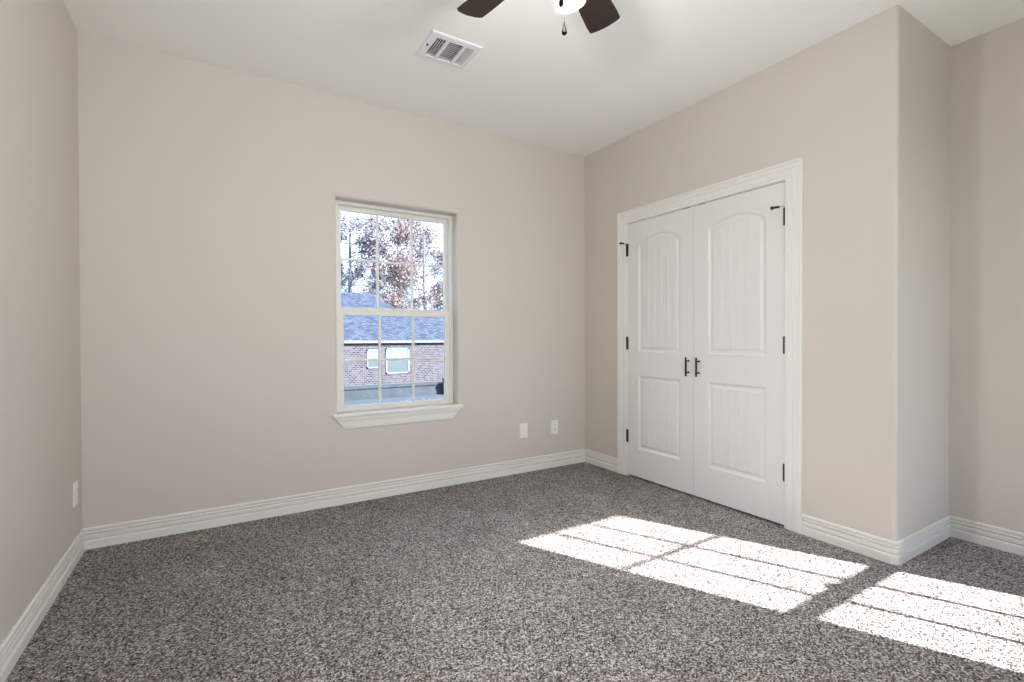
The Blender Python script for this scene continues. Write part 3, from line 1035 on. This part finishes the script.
# ------------------------------------------------------------------ outside: trees
def tree(name, base_, height, crown, nleaf, lsize, lmat, label, cat, seed, r0=0.22, spread=1.0, lean=0.0, group=None):
    rnd = random.Random(seed)
    root = empty(name, base_)
    tag(root, label, cat, group)
    tr = MB()
    B = Vector(base_)
    ends = []
    trunk = []
    for k in range(7):
        t = k / 6
        trunk.append(B + Vector((lean * t + 0.15 * math.sin(3 * t + seed), 0.12 * math.cos(2 * t + seed), height * 0.92 * t)))
    tr.tube(trunk, [r0 * (1 - 0.80 * k / 6) for k in range(7)], 10)
    cz0, cz1, cr_ = crown
    for k in range(26):
        t = rnd.uniform(0.28, 0.98)
        i = min(5, int(t * 6))
        s = B + (trunk[i] - B).lerp(trunk[i + 1] - B, t * 6 - i)
        az = rnd.uniform(0, 2 * math.pi)
        ln = cr_ * rnd.uniform(0.5, 1.05) * spread
        e = s + Vector((math.cos(az) * ln, math.sin(az) * ln, ln * rnd.uniform(0.15, 0.75)))
        mid = (s + e) / 2 + Vector((0, 0, -0.08 * ln))
        rr_ = r0 * 0.30 * (1 - t * 0.6)
        tr.tube([s, mid, e], [rr_, rr_ * 0.6, rr_ * 0.2], 6, cap=False)
        ends.append((s, mid, e))
        for j in range(3):
            u = rnd.uniform(0.3, 0.9)
            p_ = mid.lerp(e, u)
            az2 = az + rnd.uniform(-1.1, 1.1)
            l2 = ln * rnd.uniform(0.2, 0.45)
            e2 = p_ + Vector((math.cos(az2) * l2, math.sin(az2) * l2, l2 * rnd.uniform(-0.2, 0.7)))
            tr.tube([p_, e2], [rr_ * 0.35, rr_ * 0.1], 5, cap=False)
            ends.append((p_, p_.lerp(e2, 0.5), e2))
    part(tr, 'trunk', MBARK, root, 'grey-brown trunk and branches')
    fo = MB()
    cl = []
    for k in range(220):
        s, mid, e = rnd.choice(ends)
        q = mid.lerp(e, rnd.uniform(0.1, 1.05))
        if B.z + cz0 <= q.z <= B.z + cz1 + 1:
            cl.append((q, rnd.uniform(0.35, 0.9) * cr_ * 0.40))
    for k in range(nleaf):
        q, cr2 = rnd.choice(cl)
        d = Vector((rnd.gauss(0, 1), rnd.gauss(0, 1), rnd.gauss(0, 1))) * cr2 * 0.55
        c_ = q + d
        nrm = Vector((rnd.gauss(0, 1), rnd.gauss(0, 1), rnd.gauss(0, 1))).normalized()
        a = nrm.orthogonal().normalized()
        b = nrm.cross(a)
        s_ = lsize * rnd.uniform(0.6, 1.3)
        fo.add([c_ - a * s_, c_ - b * s_ * 0.5 + nrm * s_ * 0.12, c_ + a * s_, c_ + b * s_ * 0.5 + nrm * s_ * 0.12], [(0, 1, 2, 3)])
    part(fo, 'foliage', lmat, root, recalc=False)
    return root

tree('tree', (9.3, 48.5, GZ), 17.0, (9.0, 19.0, 3.3), 11000, 0.13, MLGRY, 'tall tree with mauve-brown leaves behind the left end of the roof', 'tree', 3, 0.34)
tree('tree', (17.0, 57.0, GZ), 19.0, (6.0, 21.0, 3.6), 12000, 0.14, MLGRY, 'slender tree with mauve-brown leaves behind the middle of the house', 'tree', 11, 0.30)
tree('tree', (13.9, 39.5, GZ), 14.5, (5.4, 16.0, 3.8), 13000, 0.125, MLRED, 'russet-leaved tree behind the right end of the roof', 'tree', 21, 0.26)
tree('tree', (20.6, 48.5, GZ), 17.0, (6.0, 18.5, 3.6), 8000, 0.13, MLGRY, 'thin-leaved tree at the far right beyond the roof', 'tree', 5, 0.26)

def conifer(base_, h, r_, seed, label, n=11000):
    rnd = random.Random(seed)
    root = empty('evergreen_tree', base_)
    tag(root, label, 'evergreen tree')
    B = Vector(base_)
    part(MB().tube([B, B + Vector((0, 0, h))], [0.18, 0.03], 8), 'trunk', MBARK, root)
    fo = MB()
    for k in range(n):
        t = rnd.random() ** 0.8
        z = h * (0.12 + 0.88 * t)
        rad = r_ * (1 - t) ** 0.6 * math.sqrt(rnd.uniform(0.15, 1)) * (0.75 + 0.25 * math.sin(t * 40 + seed))
        az = rnd.uniform(0, 2 * math.pi)
        c_ = B + Vector((rad * math.cos(az), rad * math.sin(az), z))
        a = Vector((math.cos(az), math.sin(az), rnd.uniform(-0.5, 0.2))).normalized()
        b = Vector((-math.sin(az), math.cos(az), rnd.uniform(-0.3, 0.3))).normalized()
        s_ = rnd.uniform(0.10, 0.24)
        fo.add([c_ - a * s_, c_ - b * s_ * 0.3, c_ + a * s_, c_ + b * s_ * 0.3], [(0, 1, 2, 3)])
    part(fo, 'foliage', MLEVG, root, recalc=False)
conifer((11.4, 64.5, GZ), 13.4, 4.0, 1, 'blue-green evergreen behind the left edge of the roof')
conifer((18.6, 72.0, GZ), 15.0, 4.8, 2, 'blue-green evergreen between the two slender trunks')
conifer((25.0, 63.0, GZ), 11.0, 3.6, 4, 'blue-green evergreen beyond the right end of the roof')
conifer((25.0, 80.0, GZ), 15.5, 4.8, 6, 'blue-green evergreen farthest behind the house')

# small dry weeds on the drive
def weed(x_, y_, s_, seed, label):
    rnd = random.Random(seed)
    q = MB()
    for k in range(26):
        az = rnd.uniform(0, 6.283)
        l_ = s_ * rnd.uniform(0.5, 1)
        b = Vector((x_, y_, GZ + 0.01))
        e = b + Vector((math.cos(az) * l_ * 0.6, math.sin(az) * l_ * 0.6, l_))
        q.tube([b, b.lerp(e, 0.5) + Vector((0, 0, 0.04)), e], [0.012, 0.009, 0.002], 4, cap=False)
    o = q.build('weed_tuft', MBARK, origin=(x_, y_, GZ + 0.01))
    tag(o, label, 'weeds')
weed(4.55, 17.7, 0.28, 1, 'dark weed tuft on the concrete drive, left of the other')
weed(5.35, 17.6, 0.25, 2, 'dark weed tuft on the concrete drive, nearer the trash bin')
